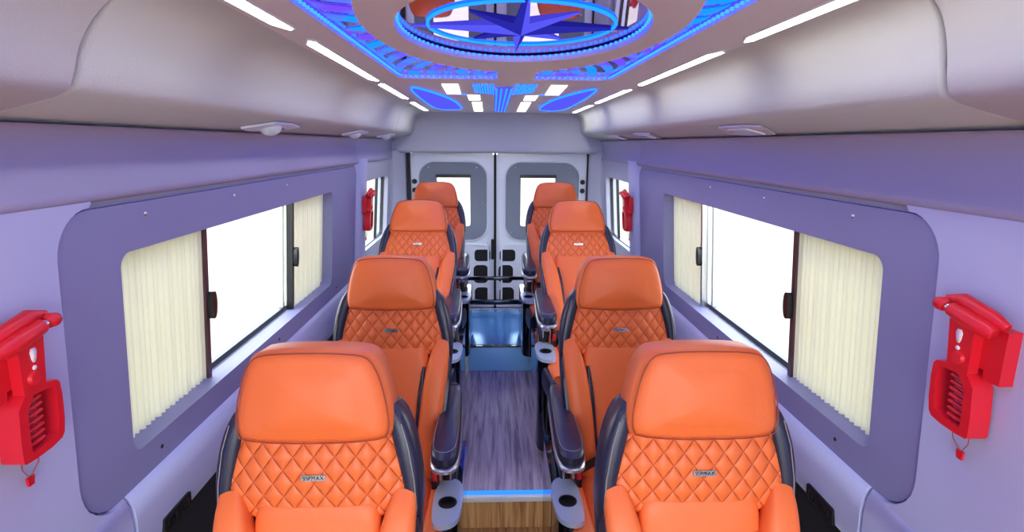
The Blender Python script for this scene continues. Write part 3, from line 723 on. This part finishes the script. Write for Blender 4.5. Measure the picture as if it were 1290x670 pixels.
# ------------------------------------------------------------------ seats
PZ = .47
def make_seat(s, rec, loc, label, zs=1.0, leg_drop=0.0, cz=.06):
    """s = +1: aisle on the seat's +x side. rec = recline in degrees. Faces -y."""
    t = thing('captain_chair', label, 'seat', loc, 'orange leather captain chairs')
    MB = Matrix.Translation((0, 0, PZ)) @ Matrix.Rotation(math.radians(-rec), 4, 'X')
    def B(vf): return tf(vf, MB)
    # --- backrest
    shell = chaikin([(-.14, -.06), (-.165, .02), (-.196, .28), (-.204, .46), (-.176, .60), (-.130, .64), (.130, .64), (.176, .60), (.204, .46), (.196, .28), (.165, .02), (.14, -.06)], 2)
    sh = link('back_shell', *B(pad(shell, -.115, -.012, .05, -.002)), m_black, t)
    for q in (-1, 1):   # black shoulder wings with a stitched line
        V, Fc = B(strip_pad([(q * .190, .02, .38, .016, .035), (q * .191, .016, .45, .020, .040), (q * .181, .014, .52, .024, .040), (q * .164, .016, .59, .022, .038), (q * .146, .022, .628, .014, .03)]))
        w = link('shoulder_wing', V, Fc, m_black, t)
        link('stitching', *B(tube([(q * .199, -.024, .42), (q * .195, -.026, .48), (q * .184, -.027, .55), (q * .170, -.023, .60)], .0011, 5)), m_stitch, w)
    # quilted upper back, wraps round: corners fall back
    ql = [(-.140, .61), (-.150, .580), (-.180, .515), (-.204, .468), (-.192, .440), (-.130, .39), (.130, .39), (.192, .440), (.204, .468), (.180, .515), (.150, .580), (.140, .61)]
    dsh = lambda a, b: -.30 * max(0, abs(a) - .06) ** 1.6
    V, Fc = pad(chaikin(ql, 2), -.03, .030, .022, .012, n=96, dish=dsh)
    link('quilted_panel', *B((V, Fc)), m_quilt, t, uv=lambda c: ((lambda p: (p.x, p.z))(MB.inverted() @ c)))
    bd = link('badge', *B(prism(rrect(-.0235, .0235, .494, .5055, .002, 3), .030, .046, lambda a, b, c: (a, -c, b))), m_steel, t, auto=30)
    # raised lettering on the badge
    if TXT.get('m') is None:
        fc = bpy.data.curves.new('lettering', 'FONT'); fc.body = 'VIPMAX'; fc.size = .0105; fc.align_x = 'CENTER'; fc.align_y = 'CENTER'; fc.extrude = .0004; fc.space_character = 1.15
        tmp = bpy.data.objects.new('lettering_source', fc); C.objects.link(tmp); dg = bpy.context.evaluated_depsgraph_get()
        me = bpy.data.meshes.new_from_object(tmp.evaluated_get(dg)); bpy.data.objects.remove(tmp); TXT['m'] = me
    me = TXT['m'].copy(); me.transform(MB @ Matrix.Translation((0, -.0464, .4998)) @ Matrix.Rotation(PI / 2, 4, 'X')); me.materials.clear(); me.materials.append(m_rubber)
    lo = bpy.data.objects.new('lettering', me); C.objects.link(lo); lo.parent = bd
    # centre panel
    cpn = chaikin([(-.128, .33), (-.126, .435), (-.09, .452), (.09, .452), (.126, .435), (.128, .33), (.098, .15), (.085, -.02), (-.085, -.02), (-.098, .15)], 2)
    link('back_center', *B(pad(cpn, -.03, .040, .020, .010)), m_orange, t)
    for q in (-1, 1):
        # black inlay, orange bolster and black outer face
        link('inlay', *B(strip_pad([(q * .112, -.036, .37, .004, .012), (q * .104, -.044, .29, .011, .020), (q * .090, -.046, .13, .012, .022), (q * .078, -.042, .0, .012, .02)])), m_black, t)
        link('back_bolster', *B(strip_pad([(q * .176, -.008, .458, .022, .016), (q * .166, -.030, .405, .034, .032), (q * .152, -.048, .31, .042, .043), (q * .132, -.058, .15, .040, .05), (q * .118, -.055, .0, .038, .05)], e=3.4)), m_orange, t)
        ob = link('outer_bolster', *B(strip_pad([(q * .192, -.008, .40, .010, .025), (q * .190, -.028, .31, .018, .045), (q * .170, -.036, .14, .020, .055), (q * .156, -.032, .0, .020, .055)], e=3.2)), m_black, t)
        link('stitching', *B(tube([(q * .196, -.036, .385), (q * .199, -.070, .31), (q * .181, -.089, .14), (q * .167, -.086, .02)], .0013, 5)), m_stitch, ob)
    # --- headrest
    hr = chaikin([(-.142, .565), (-.158, .590), (-.150, .660), (-.128, .735), (-.095, .756), (.095, .756), (.128, .735), (.150, .660), (.158, .590), (.142, .565)], 2)
    V, Fc = B(pad(hr, -.055, .052, .030, .014, n=80, dish=lambda a, b: -.12 * max(0, abs(a) - .05) ** 1.3))
    h = link('headrest', V, Fc, m_orange, t)
    hs = resample([(a * .955, .661 + (b - .661) * .94) for a, b in hr], 80)
    link('piping', *B(tube([(a, -(.0455 - .12 * max(0, abs(a) - .05) ** 1.3), b) for a, b in hs], .0015, 6, closed=True)), m_seam, h)
    for q in (-1, 1): link('headrest_post', *B(cyl((q * .06, .01, .52), (q * .06, .01, .60), .006)), m_chrome, h)
    # --- seat cushion
    cu = chaikin([(-.150, .02), (-.155, -.38), (-.140, -.50), (-.09, -.525), (.09, -.525), (.140, -.50), (.155, -.38), (.150, .02)], 2)
    um = lambda a, b, c: (a, b, c)
    link('seat_cushion', *pad(cu, .36, .485, .035, .014, mp=um), m_orange, t)
    for q in (-1, 1):
        link('cushion_bolster', *strip_pad([(q * .182, .00, .462, .034, .030), (q * .186, -.16, .474, .038, .034), (q * .182, -.34, .470, .038, .034), (q * .165, -.48, .452, .032, .03)], fwd=(0, 0, 1)), m_orange, t)
        link('side_bolster', *strip_pad([(q * .218, .00, .430, .018, .050), (q * .224, -.16, .430, .022, .058), (q * .218, -.36, .425, .022, .056), (q * .198, -.50, .410, .018, .05)], fwd=(0, 0, 1)), m_black, t)
    link('front_pad', *pad(chaikin([(-.165, .25), (-.17, .42), (.17, .42), (.165, .25)], 2), .44, .535, .03, .01), m_orange, t)
    # --- base
    bs = link('base', *join(prism(rrect(-.172, .172, -.44, .03, .05, 5), .10, .37, um), prism(rrect(-.16, .16, -.40, .0, .04, 5), .03, .10, um)), m_blackpl, t, auto=30)
    for q in (-1, 1): link('track', *box(q * .14 - .02, q * .14 + .02, -.46, .10, .002 - leg_drop / zs, .032, .004), m_steel, bs)
    # --- aisle-side console with cup holder plate
    X = s
    ctop = chaikin([(X * .168, -.16), (X * .168, -.37), (X * .19, -.395), (X * .235, -.385), (X * .258, -.34), (X * .260, -.16)], 2)
    co = link('console', *join(prism([((a - X * .21) * .93 + X * .21, (b + .27) * .93 - .27) for a, b in resample(ctop, 48)], cz, .500, um), prism([(X * .185, -.17), (X * .25, -.17), (X * .25, .12), (X * .185, .12)], max(.12, cz), .49, um)), m_gloss, t, auto=40)
    n = 48; oo = resample(ctop, n)
    cxh, cyh = X * .213, -.285
    # hole ring with matching angular order
    a0 = math.atan2(oo[0][1] - cyh, oo[0][0] - cxh); orient = 1 if X < 0 else 1
    area = sum(oo[i][0] * oo[(i + 1) % n][1] - oo[(i + 1) % n][0] * oo[i][1] for i in range(n)); sg = 1 if area > 0 else -1
    hole = [(cxh + .029 * math.cos(math.atan2(p[1] - cyh, p[0] - cxh)), cyh + .029 * math.sin(math.atan2(p[1] - cyh, p[0] - cxh))) for p in oo]
    cpz = link('cup_plate', *ring(oo, hole, .500, .516, um), m_plate, co, auto=30)
    link('cup_well', *join(ring(hole, [((a - cxh) * .86 + cxh, (b - cyh) * .86 + cyh) for a, b in hole], .5005, .518, um), prism([((a - cxh) * .9 + cxh, (b - cyh) * .9 + cyh) for a, b in hole], .5002, .505, um)), m_rubber, co, auto=30)
    # --- armrest
    ax = X * .205
    ao = chaikin([(ax - .028, .20), (ax - .040, -.05), (ax - .046, -.26), (ax - .030, -.322), (ax + .030, -.322), (ax + .046, -.26), (ax + .040, -.05), (ax + .028, .20)], 2)
    ar = link('armrest', *pad(ao, .652, .700, .016, .006, n=64, mp=um), m_black, t)
    ao2 = [((a - ax) * 1.07 + ax, (b + .06) * 1.02 - .06) for a, b in ao]
    link('trim', *pad(ao2, .634, .656, .008, 0.0, n=64, mp=um), m_silver, ar)
    link('stitching', *tube([((a - ax) * .84 + ax, (b + .06) * .94 - .06, .7015) for a, b in resample(ao, 48)], .0009, 5, closed=True), m_stitch, ar)
    link('bracket', *join(box(ax - .018, ax + .018, -.17, .10, .50, .64, .008), box(ax - .016, ax + .016, -.215, -.165, .585, .64, .006)), m_blackpl, ar)
    link('hinge_plate', *join(box(ax - .020, ax - .014, -.245, -.205, .565, .636, .003), box(ax + .012, ax + .018, -.245, -.205, .565, .636, .003), cyl((ax - .022, -.225, .60), (ax + .020, -.225, .60), .008)), m_chrome, ar)
    # --- belt buckle and strap
    bk = link('belt_buckle', *join(box(X * .165 - .012, X * .165 + .012, -.20, -.165, .50, .575, .005)), m_blackpl, t)
    link('release_button', *box(X * .165 - .008, X * .165 + .008, -.205, -.196, .535, .568, .002), m_redd, bk)
    if s < 0:
        V, Fc = sweep([((-.165, -.19, .560), (0, 0, 1), (0, 1, 0), 1, 1), ((-.10, -.13, .555), (0, 0, 1), (0, 1, 0), 1, 1), ((-.03, -.09, .525), (0, .3, .95), (0, .95, -.3), 1, 1), ((.10, -.08, .512), (0, .9, .43), (0, .43, -.9), 1, 1)], [(-.018, -.0012), (.018, -.0012), (.018, .0012), (-.018, .0012)])
        link('seat_belt', V, Fc, m_rubber, t)
    t.scale = (1, 1, zs)
    return t
TXT = {}
seats = [
    (1, 7.5, (-.388, .955, .002), 'orange quilted captain chair in the front left row, nearest on the left', 1.0),
    (-1, 7.5, (.394, .955, .002), 'orange quilted captain chair in the front right row, nearest on the right', 1.0),
    (1, 7.5, (-.388, 1.79, .016), 'orange quilted captain chair second from the front on the left', 1.0),
    (-1, 7.5, (.412, 1.79, .016), 'orange quilted captain chair second from the front on the right', 1.0),
    (1, 29.0, (-.436, 2.66, .172), 'reclined orange quilted captain chair third from the front on the left', 1.0),
    (-1, 29.0, (.420, 2.66, .172), 'reclined orange quilted captain chair third from the front on the right', 1.0),
    (1, 25.0, (-.430, 3.50, .195), 'orange captain chair in the last left row before the rear door', 1.0),
    (-1, 25.0, (.392, 3.50, .195), 'orange captain chair in the last right row before the rear door', 1.0),
]
for s, rec, loc, lab, zs in seats:
    make_seat(s, rec, loc, lab, zs, cz=(.165 if loc[1] > 3 else .06), leg_drop=(loc[2] - (.172 if loc[2] > .1 else .002)))

# ------------------------------------------------------------------ outside ground
o = struct(link('ground', *box(-40, 40, -30, 40, -.75, -.70), m_sand, smooth=False))
